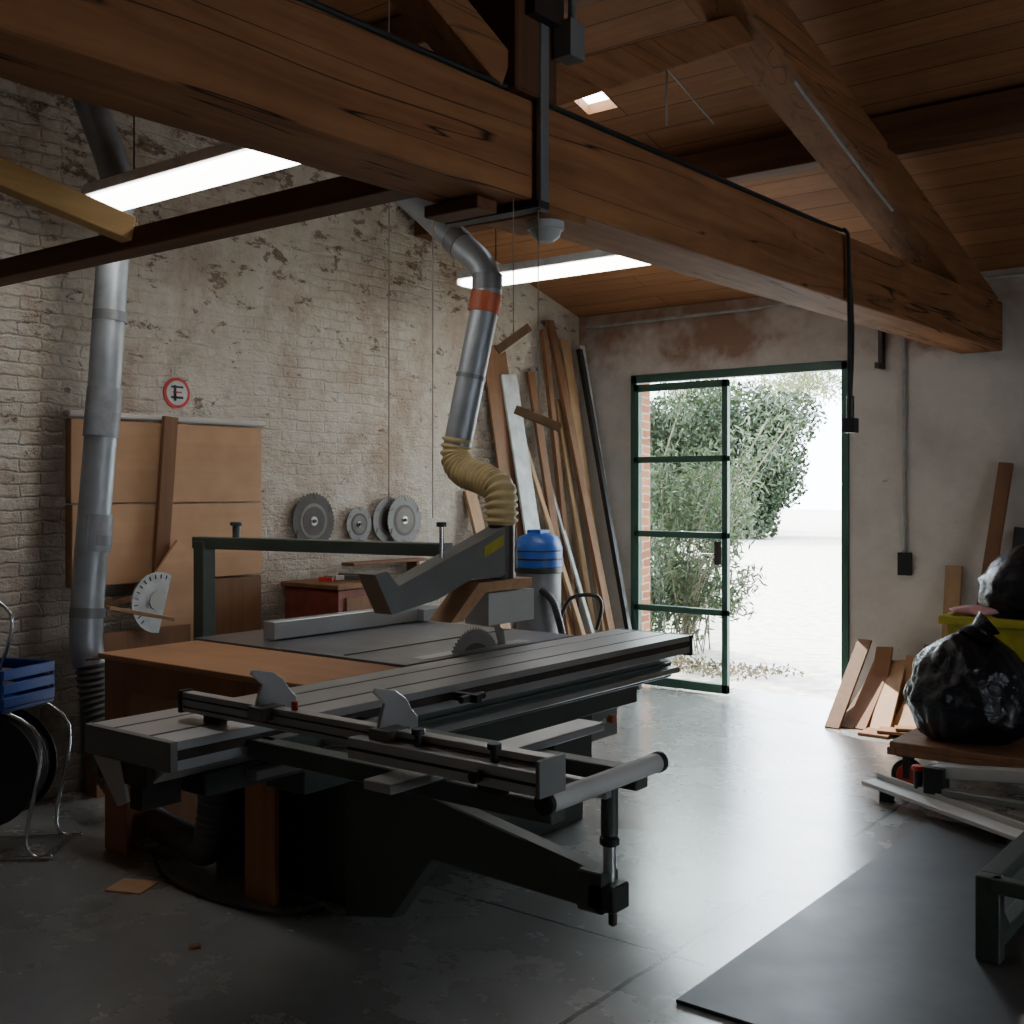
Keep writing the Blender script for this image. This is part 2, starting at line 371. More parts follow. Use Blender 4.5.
for i,y in enumerate((6.0,4.3,1.5,-.2)):
    z=(slopez(y) if y>YR else ZR-(YR-y)*(ZR-ZE)/(YN-YR))
    B('roof_purlin',None,.006).box((XW+.005,y-.08,z-.21),(XE-.01,y+.08,z-.03),'beamX').done()
B('roof_purlin',None,.006).box((XW+.005,YR-.09,ZR-.27),(XE-.01,YR+.09,ZR-.06),'beamX').done()
B('cross_timber',None,.005).box((XW,2.6,2.555),(-2.5,2.72,2.64),'beamX').done()
B('pine_batten',None,.004).beam((-3.93,2.59,2.625),(-3.93,0.2,3.10),.07,.10,'yel').done()
B('trim_1').tube([(-5.4,7.97,2.98),(-3.9,7.97,2.99),(-3.3,7.97,3.02),(-1.2,7.97,3.03)],.014,'pvc',8).done()

# ---------------------------------------------------------------- door
d=empty('door_1')
b=B('frame',d,.003)
b.box((-4.97,7.98,0),(-4.91,8.06,2.54),'door').box((-3.17,7.98,0),(-3.115,8.06,2.54),'door').box((-4.97,7.98,2.48),(-3.115,8.06,2.545),'door')
b.done()
b=B('closed_leaf',d,.003)
x0,x1=-4.90,-4.05
for (a0,a1,z0,z1) in((x0,x0+.05,.02,2.46),(x1-.05,x1,.02,2.46),(x0,x1,.02,.09),(x0,x1,2.40,2.46),(x0,x1,.62,.67),(x0,x1,1.22,1.27),(x0,x1,1.82,1.87)):
    b.box((a0,7.91,z0),(a1,7.955,z1),'door')
b.box((x1-.10,7.88,1.02),(x1-.05,7.91,1.2),'dsteel').cyl((x1-.08,7.84,1.1),(x1-.19,7.84,1.1),.009,'chrome',8)
b.done()
B('pane',d).box((x0+.02,7.93,.05),(x1-.02,7.935,2.43),'glass').done()
b=B('open_leaf',d,.003)
y0,y1=8.1,8.94
for (a0,a1,z0,z1) in((y0,y0+.05,.02,2.46),(y1-.05,y1,.02,2.46),(y0,y1,.02,.09),(y0,y1,2.40,2.46),(y0,y1,.62,.67),(y0,y1,1.22,1.27),(y0,y1,1.82,1.87)):
    b.box((-3.17,a0,z0),(-3.125,a1,z1),'door')
b.done()

# ---------------------------------------------------------------- exterior
B('yard_ground').box((-60,8.28,-.14),(40,90,-.02),'asph').done(False)
def leaves(name,centers,n,L,Wd,mat,stems=None,up=.3):
    vs=[];fs=[]
    for _ in range(n):
        c,r=random.choice(centers)
        while True:
            p=V((random.uniform(-1,1),random.uniform(-1,1),random.uniform(-1,1)))
            if .15<p.length<1: break
        p=V(c)+V((p.x*r[0],p.y*r[1],p.z*r[2]))
        if p.z<.03 or p.y<8.5: continue
        dr=V((random.gauss(0,1),random.gauss(0,1),random.gauss(up,1))).normalized(); sd=dr.orthogonal().normalized()
        sd=Matrix.Rotation(random.uniform(0,6.28),3,dr)@sd
        l=L*random.uniform(.6,1.2); ww=Wd*random.uniform(.7,1.2); i=len(vs)
        vs+=[p,p+dr*l*.5+sd*ww,p+dr*l,p+dr*l*.5-sd*ww]; fs.append((i,i+1,i+2,i+3))
    bb=B(name); bb.poly(vs,fs,mat)
    if stems:
        for st,r in stems: bb.tube(st,r,'bark',6,smoothpath=4)
    return bb.done(False)
stems=[];cent=[]
for i in range(34):
    a=random.uniform(0,6.28); s=random.uniform(.2,1.0); bx_,by_=-5.75+random.uniform(-.4,.4),9.9+random.uniform(-.3,.4)
    h=random.uniform(.5,2.7)
    tip=V((bx_+math.cos(a)*s,by_+math.sin(a)*s*.7,h)); mid=V((bx_+math.cos(a)*s*.35,by_+math.sin(a)*s*.3,h*.6))
    stems.append(([V((bx_,by_,-.05)),mid,tip],.007))
    cent+=[(tip,(.26,.26,.26)),(mid.lerp(tip,.3),(.2,.2,.25)),(mid.lerp(tip,.7),(.22,.22,.22)),(mid*.6+V((bx_,by_,0))*.4,(.2,.2,.2))]
leaves('oleander_bush',cent,8000,.12,.012,'leaf',stems)
cent=[];stems=[]
for i in range(16):
    z=random.uniform(.15,1.9); q=V((-4.93+random.uniform(-.15,.30),9.7+random.uniform(-.3,.3),z)); p0=V((-5.6,9.9,-.05))
    mid=p0.lerp(q,.5)+V((0,0,.25)); stems.append(([p0,mid,q],.006)); cent+=[(q,(.15,.15,.13)),(mid.lerp(q,.5),(.17,.17,.15))]
leaves('oleander_bush',cent,2000,.10,.010,'leaf',stems)
cent=[((-4.9+random.uniform(-.5,.7),8.85+random.uniform(-.3,.3),.04),(.3,.25,.02)) for i in range(20)]
leaves('leaf_litter',cent,1200,.05,.012,'litter',up=0)
cent=[]
for i in range(22): cent.append(((random.uniform(-11,-8.9),random.uniform(12,14),random.uniform(.4,2.6)),(.8,.7,.7)))
leaves('garden_shrub',cent,6000,.12,.016,'leaf3',[([(-9.8,13,-.05),(-9.8,13,2)],.06),([(-9,13,-.05),(-9.1,13,2)],.05)])
cent=[]
for i in range(44): cent.append(((random.uniform(-23,-16.4),random.uniform(33,38),random.uniform(.5,4.3)),(1.1,1.2,1.0)))
for i in range(8): cent.append(((random.uniform(-16.9,-16.2),random.uniform(33.5,35.5),.5+i*.5),(.8,.9,.7)))
leaves('hedge_tree',cent,62000,.19,.06,'leaf2',[([(-19,35,-.05),(-19,35,4)],.2)])
cent=[]
for i in range(22):
    x=random.uniform(-25,-17.6); cent.append(((x,random.uniform(42,46),random.uniform(4.8,6.3)),(.9,1.0,.6)))
leaves('pale_tree',cent,6000,.20,.04,'leaf3',[([(-22,44,-.05),(-22,44,6)],.1)])
b=B('white_building'); b.box((-13.5,36,-.05),(2,46,3.4),'wht').prism([(-13.9,35.6,3.4),(-13.9,46.4,3.4),(-13.9,41,4.6)],(16.3,0,0),'wht'); b.done()

# ---------------------------------------------------------------- sliding table saw
S=empty('sliding_table_saw')
b=B('cabinet',S,.01,2)
b.box((-3.95,3.02,.0),(-3.10,4.55,.80),'dgrn')
b.box((-3.10,3.15,.14),(-3.085,3.95,.6),'grn').box((-3.10,4.02,.14),(-3.085,4.5,.6),'grn')
b.box((-3.3,4.55,.38),(-3.05,4.78,.64),'grey')
b.done()
b=B('controls',S)
b.cyl((-3.05,4.63,.56),(-3.03,4.63,.56),.022,'red',14).cyl((-3.05,4.70,.56),(-3.035,4.70,.56),.016,'blk',14).cyl((-3.05,4.63,.47),(-3.035,4.63,.47),.016,'lgrey',14).cyl((-3.05,4.70,.47),(-3.02,4.70,.47),.02,'orange',14)
cwh=V((-3.03,3.55,.42)); pts=[cwh+V((0,math.cos(a)*.10,math.sin(a)*.10)) for a in [i*math.pi/12 for i in range(25)]]
b.tube(pts,.010,'blk',8)
for i in range(3):
    a=i*2.094; b.cyl(cwh,cwh+V((0,math.cos(a)*.1,math.sin(a)*.1)),.007,'alu',8)
b.cyl(cwh+V((-.06,0,0)),cwh+V((.015,0,0)),.022,'alu',12); b.cyl(cwh+V((0,.1,0)),cwh+V((.07,.1,0)),.012,'blk',10)
b.done()
b=B('cast_iron_table',S,.003)
b.box((-3.98,3.40,.81),(-3.20,4.62,.88),'iron').box((-4.62,3.40,.82),(-3.985,4.62,.878),'iron').box((-3.31,3.55,.879),(-3.23,4.3,.883),'alu')
b.box((-3.85,3.45,.76),(-3.3,4.55,.82),'dgrn').box((-4.6,4.62,.80),(-3.2,4.66,.86),'alu').cyl((-4.62,4.72,.84),(-3.2,4.72,.84),.02,'chrome',12)
b.box((-3.6,3.43,.881),(-3.585,4.6,.884),'dsteel').box((-4.55,3.45,.3),(-4.5,3.5,.82),'dgrn').box((-4.55,4.5,.3),(-4.5,4.55,.82),'dgrn').beam((-4.52,3.48,.35),(-3.95,3.48,.2),.04,.04,'dgrn').beam((-4.52,4.52,.35),(-3.95,4.52,.2),.04,.04,'dgrn')
b.done()
b=B('rip_fence',S,.003)
b.box((-4.28,3.55,.885),(-4.20,4.66,.97),'alu').box((-4.42,4.55,.885),(-4.15,4.74,.95),'grey').cyl((-4.3,4.64,.95),(-4.3,4.64,1.03),.02,'blk',10)
b.done()
b=B('saw_blade',S); b.blade((-3.265,3.92,.79),(1,0,0),.19,'bsteel',60)
b.cyl((-3.262,3.92,.79),(-3.260,3.92,.79),.12,'steel',32)
b.prism([(-3.268,4.08,.80),(-3.268,4.16,.80),(-3.268,4.13,.95),(-3.268,4.05,1.0),(-3.268,4.09,.9)],(.004,0,0),'bsteel'); b.done()
zt=.88
prof=[(-3.17,zt),(-3.06,zt),(-3.06,zt-.012),(-3.045,zt-.012),(-3.045,zt),(-2.88,zt),(-2.88,zt-.014),(-2.862,zt-.014),(-2.862,zt),(-2.74,zt),(-2.74,zt-.03),(-2.755,zt-.03),(-2.755,zt-.05),(-2.74,zt-.05),(-2.74,zt-.085),(-2.80,zt-.10),(-2.86,zt-.14),(-3.05,zt-.14),(-3.12,zt-.1),(-3.17,zt-.09)]
b=B('sliding_carriage',S,.002)
b.prism([(x,1.96,z) for x,z in prof],(0,2.99,0),'alu')
b.box((-3.054,1.962,zt-.002),(-3.042,4.94,zt+.0005),'dsteel').box((-2.879,1.962,zt-.002),(-2.863,4.94,zt+.0005),'dsteel').box((-2.742,1.962,zt-.055),(-2.738,4.94,zt-.026),'dsteel')
b.box((-3.175,1.935,zt-.085),(-2.735,1.96,zt+.001),'grey').box((-3.10,1.935,zt-.15),(-2.85,1.96,zt-.085),'dsteel')
b.prism([(-3.12,1.93,zt-.085),(-2.98,1.93,zt-.085),(-2.94,1.93,zt-.20),(-2.99,1.93,zt-.22)],(0,.012,0),'lgrey')
b.box((-3.175,4.95,zt-.10),(-2.735,4.975,zt+.001),'blk')
b.beam((-2.72,3.15,.845),(-2.60,3.15,.845),.03,.03,'blk').cyl((-2.64,3.09,.845),(-2.64,3.22,.845),.014,'blk',10)
b.box((-3.0,1.98,zt-.24),(-2.94,2.12,zt-.13),'dsteel')
b.done()
b=B('carriage_rail',S,.004)
b.box((-3.14,2.15,.66),(-2.86,4.98,.735),'grn').box((-2.86,2.3,.69),(-2.80,4.96,.72),'alu').box((-3.12,2.6,.56),(-2.92,4.75,.66),'dgrn')
b.box((-3.12,2.95,.2),(-2.95,3.25,.58),'dgrn').box((-3.12,4.1,.3),(-2.95,4.4,.58),'dgrn')
b.done()
b=B('outrigger_arm',S,.005)
A0=V((-3.08,2.98,.50));A1=V((-1.68,2.55,.53)); dd=(A1-A0).normalized()
nside=dd.cross(V((0,0,1))).normalized()
poly=[A0+V((0,0,.10)),A1+V((0,0,.050)),A1+V((0,0,-.055)),A0+dd*.62+V((0,0,-.13)),A0+dd*.35+V((0,0,-.40)),A0+V((0,0,-.495))]
b.prism([p-nside*.03 for p in poly],nside*.06,'grn')
b.box((-1.735,2.51,.47),(-1.65,2.59,.58),'grn').box((-1.70,2.51,.48),(-1.615,2.59,.55),'dgrn').cyl((-1.65,2.56,.43),(-1.65,2.56,.48),.012,'dsteel',10)
b.cyl((-1.66,2.56,.50),(-1.66,2.56,.84),.018,'alu',12).cyl((-1.66,2.56,.67),(-1.66,2.56,.83),.024,'grn',12).cyl((-1.66,2.56,.645),(-1.66,2.56,.67),.028,'blk',12)
b.done()
b=B('crosscut_table',S,.003)
for y in(2.24,2.63): b.box((-2.74,y-.03,.79),(-1.60,y+.03,.845),'grn')
b.box((-2.72,2.24,.79),(-2.66,2.66,.845),'grn').box((-2.3,2.27,.80),(-2.24,2.63,.84),'grn').box((-2.05,2.02,.845),(-1.95,2.98,.870),'alu')
b.cyl((-1.575,2.16,.86),(-1.575,2.66,.86),.026,'lgrey',18).cyl((-1.575,2.14,.86),(-1.575,2.16,.86),.029,'blk',18).cyl((-1.575,2.66,.86),(-1.575,2.68,.86),.029,'blk',18)
b.box((-2.74,2.45,.80),(-1.60,2.48,.84),'alu')
b.done()
b=B('crosscut_fence',S,.002)
b.box((-3.0,2.165,.905),(-1.58,2.205,.965),'alu').box((-3.0,2.160,.918),(-1.58,2.165,.923),'dsteel').box((-3.0,2.160,.944),(-1.58,2.165,.949),'dsteel').box((-2.2,2.11,.885),(-1.57,2.16,.94),'alu').box((-2.2,2.107,.908),(-1.57,2.11,.916),'dsteel')
b.box((-1.57,2.105,.882),(-1.557,2.21,.97),'grey').box((-3.015,2.16,.90),(-3.0,2.21,.97),'blk')
b.box((-2.9,2.17,.88),(-2.82,2.2,.905),'dsteel').box((-1.8,2.17,.85),(-1.72,2.2,.905),'dsteel')
for x in(-2.63,-2.13):
    pr=[(x,2.14,.94),(x,2.30,.94),(x,2.30,.975),(x,2.275,1.0),(x,2.25,1.035),(x,2.21,1.06),(x,2.14,1.075),(x,2.13,1.065),(x,2.17,1.03),(x,2.155,.99)]
    b.prism(pr,(.012,0,0),'alu'); b.box((x-.01,2.13,.93),(x+.06,2.215,.968),'grey')
for x,y in((-1.98,2.15),(-1.72,2.14)):
    b.cyl((x,y,.93),(x,y,.975),.010,'blk',10).cyl((x,y,.97),(x,y,.985),.018,'blk',12)
b.cyl((-2.5,2.19,.96),(-2.5,2.19,.99),.010,'red',10).cyl((-1.74,2.105,.91),(-1.74,2.08,.91),.016,'blk',12)
b.done()
b=B('guard_support',S,.004)
b.box((-4.84,3.56,0.0),(-4.76,3.64,1.34),'grn').beam((-4.86,3.60,1.33),(-3.36,3.85,1.33),.08,.06,'grn').box((-4.9,3.5,0),(-4.7,3.7,.03),'dgrn')
b.cyl((-4.6,3.645,1.355),(-4.6,3.645,1.42),.02,'grn',10).cyl((-4.6,3.645,1.42),(-4.6,3.645,1.44),.032,'grn',12)
b.done()
b=B('blade_guard',S,.006,2)
gp=[(-3.32,3.34,1.09),(-3.32,3.24,1.26),(-3.32,3.31,1.27),(-3.32,3.38,1.205),(-3.32,3.95,1.385),(-3.32,4.08,1.43),(-3.32,4.17,1.42),(-3.32,4.18,1.24),(-3.32,4.05,1.20),(-3.32,3.85,1.205),(-3.32,3.62,1.13)]
b.prism(gp,(.10,0,0),'grey')
b.prism([(-3.219,3.93,1.345),(-3.219,4.07,1.395),(-3.219,4.07,1.345),(-3.219,3.93,1.295)],(.003,0,0),'yellow')
b.prism([(-3.31,3.66,1.03),(-3.31,3.74,1.03),(-3.31,3.90,1.145),(-3.31,4.24,1.145),(-3.31,4.24,1.19),(-3.31,3.85,1.19)],(.13,0,0),'pineX')
b.box((-3.34,3.94,.99),(-3.20,4.28,1.135),'lgrey').cyl((-3.27,4.12,1.19),(-3.27,4.12,1.49),.062,'dsteel',20)
b.cyl((-3.27,3.70,1.30),(-3.27,3.70,1.44),.010,'chrome',8).cyl((-3.27,3.70,1.44),(-3.27,3.70,1.46),.022,'dgrn',10)
b.done()
b=B('dust_hose',S); b.corr([(-3.74,3.02,.60),(-3.80,2.95,.50),(-3.84,2.93,.28),(-3.90,2.94,.11),(-4.15,3.02,.075),(-4.6,3.1,.09),(-4.85,3.08,.25)],.065,'green_hose',.028,.16)
b.cyl((-3.74,3.02,.60),(-3.74,2.98,.64),.072,'orange',18); b.done()

# ---------------------------------------------------------------- plywood table
b=B('plywood_table',None,.003)
b.box((-4.55,2.84,.85),(-3.19,3.37,.875),'plyX')
b.box((-4.53,2.86,0),(-4.36,2.885,.85),'plyZ').box((-4.53,2.885,0),(-4.505,3.34,.85),'plyZ')
b.box((-3.56,2.86,0),(-3.38,2.885,.85),'plyZ').box((-3.56,2.885,0),(-3.535,3.0,.80),'plyZ').box((-4.36,2.86,.72),(-3.56,2.882,.85),'plyZ')
b.done()

# ---------------------------------------------------------------- ducts
b=B('extraction_duct',None)
b.tube([(-4.95,2.95,3.95),(-5.0,3.03,3.62),(-5.0,3.2,3.22),(-5.0,3.23,3.05),(-5.0,3.20,2.7),(-5.0,3.14,1.9),(-5.0,3.06,.98),(-4.97,3.06,.75)],.078,'galv',20,smoothpath=5)
for z,y in((3.1,3.225),(2.45,3.185),(1.95,3.145),(1.35,3.1),(1.0,3.065)):
    b.cyl((-5,y,z-.02),(-5,y+.004,z+.03),.084,'galvd',20)
b.cyl((-5,3.095,1.30),(-5,3.11,1.48),.083,'tape',20).cyl((-5,3.135,1.86),(-5,3.16,2.10),.084,'tape',20)
b.corr([(-4.97,3.06,.8),(-4.95,3.07,.62),(-4.88,3.08,.42),(-4.85,3.08,.25)],.07,'green_hose',.03,.12)
b.done()
b=B('extraction_duct',None)
b.tube([(-4.62,4.42,3.50),(-4.11,4.40,3.15),(-3.75,4.37,2.86),(-3.60,4.36,2.74),(-3.545,4.355,2.64),(-3.545,4.345,2.54),(-3.57,4.32,2.36),(-3.64,4.26,1.90),(-3.652,4.25,1.82)],.07,'galv',20,smoothpath=4)
b.cyl((-3.543,4.347,2.575),(-3.556,4.335,2.48),.079,'orange',20).cyl((-3.545,4.355,2.67),(-3.545,4.352,2.59),.076,'galvd',20).cyl((-3.78,4.373,2.885),(-3.72,4.37,2.835),.076,'galvd',20).cyl((-3.60,4.295,2.17),(-3.603,4.292,2.15),.074,'galvd',20)
b.corr([(-3.65,4.25,1.86),(-3.655,4.245,1.76),(-3.58,4.22,1.69),(-3.42,4.18,1.65),(-3.30,4.14,1.60),(-3.27,4.12,1.52),(-3.27,4.12,1.44)],.072,'cream',.032,.18)
b.cyl((-4.55,4.42,3.47),(-4.55,4.42,4.0),.012,'dsteel',8)
b.done()

# ---------------------------------------------------------------- lamps
for y in(3.09,5.80):
    L=empty('fluorescent_lamp')
    b=B('housing',L,.004); b.box((-4.90,y-.11,3.0),(-3.35,y+.11,3.05),'lampw')
    for sx in(-4.90,-3.36): b.box((sx,y-.11,2.96),(sx+.01,y+.11,3.0),'lampw')
    b.done()
    b=B('diffuser',L,.008); b.box((-4.885,y-.085,2.955),(-3.365,y+.085,2.998),'tube'); b.done()
    b=B('suspension',L)
    zc=slopez(y)
    for x in(-4.65,-3.6): b.cyl((x,y,3.05),(x,y,zc),.004,'wire',6)
    b.done()
b=B('ceiling_lamp',None); b.cyl((-2.26,3.09,2.505),(-2.26,3.09,2.48),.062,'lgrey',24).tube([(-2.26,3.09,2.48),(-2.26,3.09,2.455),(-2.26,3.09,2.44)],[.054,.046,.026],'lgrey',24); b.done()
def toggle(x,y,z,ang,L,ztop):
    b=B('pull_cord_toggle',None,.002); r=R('Z',ang[0])@R('Y',ang[1])
    b.box((x-L/2,y-.014,z-.014),(x+L/2,y+.014,z+.014),'pine',rot=r); b.cyl((x,y,z),(x,y,ztop),.0025,'string',5); b.done()
toggle(-2.205,2.84,2.08,(38,-36),.13,2.53)
toggle(-2.17,2.925,1.83,(38,22),.16,2.53)
b=B('hanging_string',None)
b.cyl((-3.2,3.3,1.55),(-3.2,3.3,4.3),.003,'string',5).cyl((-3.25,3.62,1.48),(-3.25,3.62,4.2),.003,'string',5); b.done()
b=B('hanging_cable',None)
b.tube([(bx(.5)-.01,.5,2.872),(bx(2)-.01,2.0,2.872),(bx(3.5)-.012,3.5,2.872),(bx(5.2)-.01,5.2,2.872),(-2.11,5.36,2.87),(-2.10,5.38,2.8),(-2.095,5.38,2.5),(-2.095,5.38,2.05)],.010,'wire',8,smoothpath=4)
b.tube([(-2.105,5.385,2.8),(-2.085,5.40,2.4),(-2.09,5.385,2.05)],.008,'wire',8,smoothpath=4)
b.box((-2.12,5.35,1.88),(-2.06,5.41,1.95),'blk').cyl((-2.09,5.38,1.95),(-2.09,5.38,2.06),.018,'blk',12); b.done()
b=B('rafter_conduit',None); b.tube([(-2.1,4.75,3.42),(-2.1,5.6,3.19),(-2.1,6.0,3.09)],.007,'pvc',8).cyl((-2.9,5.0,3.45),(-2.9,5.0,3.75),.006,'pvc',8); b.tube([(-2.9,5.0,3.74),(-2.95,5.6,3.62)],.005,'pvc',8); b.done()
b=B('wall_socket',None,.002); b.box((-2.75,7.955,1.0),(-2.66,8.0,1.16),'blk').cyl((-2.71,7.98,1.16),(-2.71,7.98,2.72),.014,'pvc',10).box((-2.73,7.965,1.11),(-2.68,7.957,1.15),'lgrey'); b.done()
b=B('wall_bracket',None,.002); b.box((-2.88,7.93,2.46),(-2.85,8.0,2.76),'dsteel').box((-2.88,7.86,2.46),(-2.85,7.94,2.5),'dsteel'); b.done()

# ---------------------------------------------------------------- left wall items
b=B('wall_ledge',None,.01); b.box((-5.5,3.22,1.985),(-5.43,4.53,2.02),'plaster'); b.done()
b=B('plywood_panel',None,.003)
b.box((-5.495,3.24,1.53),(-5.44,4.50,1.975),'ply').box((-5.495,3.24,1.09),(-5.43,4.50,1.522),'ply'); b.done()
b=B('leaning_plank',None,.003); b.beam((-5.395,3.74,1.02),(-5.40,3.82,2.01),.09,.03,'brownw',up=(1,0,0)).beam((-5.36,3.2,.98),(-5.39,3.9,1.04),.03,.03,'brownw',up=(1,0,0)).done()
b=B('leaning_offcut_panel',None,.003)
b.prism([(-5.36,3.62,.30),(-5.36,3.66,1.12),(-5.38,3.84,1.32),(-5.38,4.10,1.12),(-5.36,4.02,.30)],(.02,0,0),'ply'); b.prism([(-5.34,3.3,.2),(-5.34,3.3,.85),(-5.34,3.9,.85),(-5.34,3.9,.2)],(.02,0,0),'brownw')
b.box((-5.40,3.3,0),(-5.3,4.1,.2),'brownw'); b.done()
b=B('dark_board',None,.003); b.box((-5.47,4.12,0),(-5.44,4.50,1.08),'brownw').done()
b=B('protractor_template',None)
pts=[(-5.29,3.66+.165*math.cos(a),.99+.165*math.sin(a)) for a in [math.radians(60+i*14) for i in range(16)]]
b.prism(pts,(.012,0,0),'white'); b.cyl((-5.28,3.65,1.0),(-5.27,3.65,1.0),.05,'lgrey',18)
for i in range(12):
    a=math.radians(70+i*14); b.beam((-5.276,3.66+.13*math.cos(a),.99+.13*math.sin(a)),(-5.276,3.66+.152*math.cos(a),.99+.152*math.sin(a)),.004,.004,'blk')
b.done()
b=B('scrap_plank',None,.003); b.beam((-5.0,3.17,1.02),(-4.93,3.50,.94),.07,.02,'pineX').done()
b=B('safety_sign',None)
b.cyl((-5.5,3.93,2.156),(-5.492,3.93,2.156),.088,'red',32).cyl((-5.492,3.93,2.156),(-5.490,3.93,2.156),.070,'white',32)
b.beam((-5.489,3.89,2.19),(-5.489,3.97,2.19),.003,.012,'blk').beam((-5.489,3.89,2.13),(-5.489,3.97,2.13),.003,.014,'blk').beam((-5.489,3.915,2.11),(-5.489,3.915,2.2),.003,.016,'blk',up=(0,1,0)).beam((-5.489,3.90,2.16),(-5.489,3.96,2.16),.003,.01,'red')
b.done()
for (y,z,r,k,dx) in((4.945,1.40,.185,'dsteel',0),(5.35,1.37,.12,'steel',0),(5.64,1.39,.165,'dsteel',0),(5.76,1.39,.175,'steel',.03)):
    b=B('circular_saw_blade'); b.blade((-5.465+dx,y,z),(1,0,0),r,('dsteel' if r==.185 else 'rim'),40,.004,True,'bsteel'); b.cyl((-5.5,y,z),(-5.445+dx,y,z),.012,'blk',8)
    b.cyl((-5.463+dx,y,z),(-5.461+dx,y,z),r*.62,'steel' if k=='dsteel' else 'dsteel',32).cyl((-5.461+dx,y,z),(-5.4595+dx,y,z),r*.5,k,32)
    for i in range(6):
        a=i*1.047+.4; c0=V((-5.4605+dx,y+math.cos(a)*r*.78,z+math.sin(a)*r*.78)); c1=V((-5.4605+dx,y+math.cos(a+.2)*r*.94,z+math.sin(a+.2)*r*.94)); b.beam(c0,c1,.002,.004,'blk')
    b.done()
b=B('blade_shelf',None,.003); b.box((-5.5,5.22,1.10),(-5.38,5.95,1.12),'brownw').box((-5.5,5.85,1.0),(-5.40,5.88,1.10),'brownw').done()
b=B('tool_cabinet',None,.005)
b.box((-5.46,4.70,.05),(-4.98,5.18,1.0),'redc').box((-5.48,4.68,1.0),(-4.96,5.20,1.03),'brownw').box((-4.98,4.76,.72),(-4.97,5.12,.95),'brownw').box((-4.98,4.76,.1),(-4.97,5.12,.68),'brownw')
for y in(4.74,5.1):
    for x in(-5.42,-5.05): b.box((x,y,0),(x+.04,y+.04,.06),'blk')
b.cyl((-4.97,4.93,.84),(-4.95,4.93,.84),.015,'chrome',10)
b.done()
b=B('hand_tools',None,.003)
for i in range(6):
    y=4.72+i*.075; b.beam((-5.25+random.uniform(-.1,.1),y,1.045+.01),(-5.12+random.uniform(-.1,.1),y+.05,1.055),.03,.028,random.choice(['blk','dsteel','green_hose','red','lgrey']))
b.done()
b=B('industrial_vacuum',None,.004)
vx,vy=-4.76,6.42
b.cyl((vx,vy,.35),(vx,vy,1.02),.16,'galvd',28).cyl((vx,vy,1.02),(vx,vy,1.06),.172,'blk',28).tube([(vx,vy,1.06),(vx,vy,1.2),(vx,vy,1.27),(vx,vy,1.30)],[.17,.17,.14,.06],'blue',28)
b.cyl((vx,vy,1.11),(vx,vy,1.125),.176,'blk',28).cyl((vx,vy,1.17),(vx,vy,1.18),.176,'blk',28).box((vx-.06,vy-.06,1.29),(vx+.06,vy+.06,1.32),'blue').cyl((vx,vy,.12),(vx,vy,.33),.15,'galv',28).cyl((vx,vy,.32),(vx,vy,.36),.168,'blk',28)
for a in(0.6,2.2,3.7,5.3):
    px,py=vx+math.cos(a)*.19,vy+math.sin(a)*.19
    b.cyl((px,py,.1),(px,py,.5),.012,'chrome',8).cyl((px,py-.012,.045),(px,py+.012,.045),.045,'rub',14).cyl((px,py,.045),(px,py,.1),.008,'chrome',6)
b.tube([(vx+.12,vy+.1,.7),(vx+.2,vy+.12,.84),(vx+.36,vy+.18,.86),(vx+.40,vy+.2,.78),(vx+.36,vy+.2,.62)],.014,'blk',8,smoothpath=5)
b.corr([(vx+.1,vy-.1,.9),(vx+.26,vy-.16,.8),(vx+.3,vy-.12,.4),(vx+.1,vy-.25,.05)],.025,'blk',.02,.1,8)
b.done()
def lean(name,p,q,w,t,k,up=(1,0,0)): B(name,None,.003).beam(p,q,w,t,k,up=up).done()
lean('leaning_timber',(-4.86,7.68,0.0),(-5.45,7.50,2.99),.09,.035,'brownw')
lean('leaning_timber',(-4.98,7.74,0.0),(-5.44,7.70,2.85),.12,.03,'pine')
lean('leaning_timber',(-4.78,7.80,0.0),(-5.38,7.83,2.78),.05,.04,'blk')
lean('leaning_timber',(-4.83,7.84,0.0),(-5.40,7.9,2.82),.06,.02,'white')
lean('leaning_timber',(-5.08,7.1,0.0),(-5.44,6.94,2.50),.19,.02,'white')
lean('leaning_timber',(-5.18,7.0,0.0),(-5.48,6.80,2.72),.28,.02,'brownw')
lean('leaning_timber',(-4.95,7.5,0.0),(-5.46,7.02,2.25),.05,.03,'pine')
lean('leaning_timber',(-5.05,7.35,0.0),(-5.46,7.25,2.55),.09,.03,'brownw')
lean('leaning_timber',(-5.1,6.7,0.0),(-5.47,6.5,1.6),.12,.03,'pine')
lean('leaning_timber',(-5.0,7.6,0.0),(-5.46,7.62,2.35),.07,.03,'pine')
lean('leaning_timber',(-5.1,7.45,0.0),(-5.44,7.4,2.9),.06,.04,'brownw')
lean('leaning_timber',(-4.9,7.55,0.0),(-5.46,7.3,2.1),.04,.02,'white')

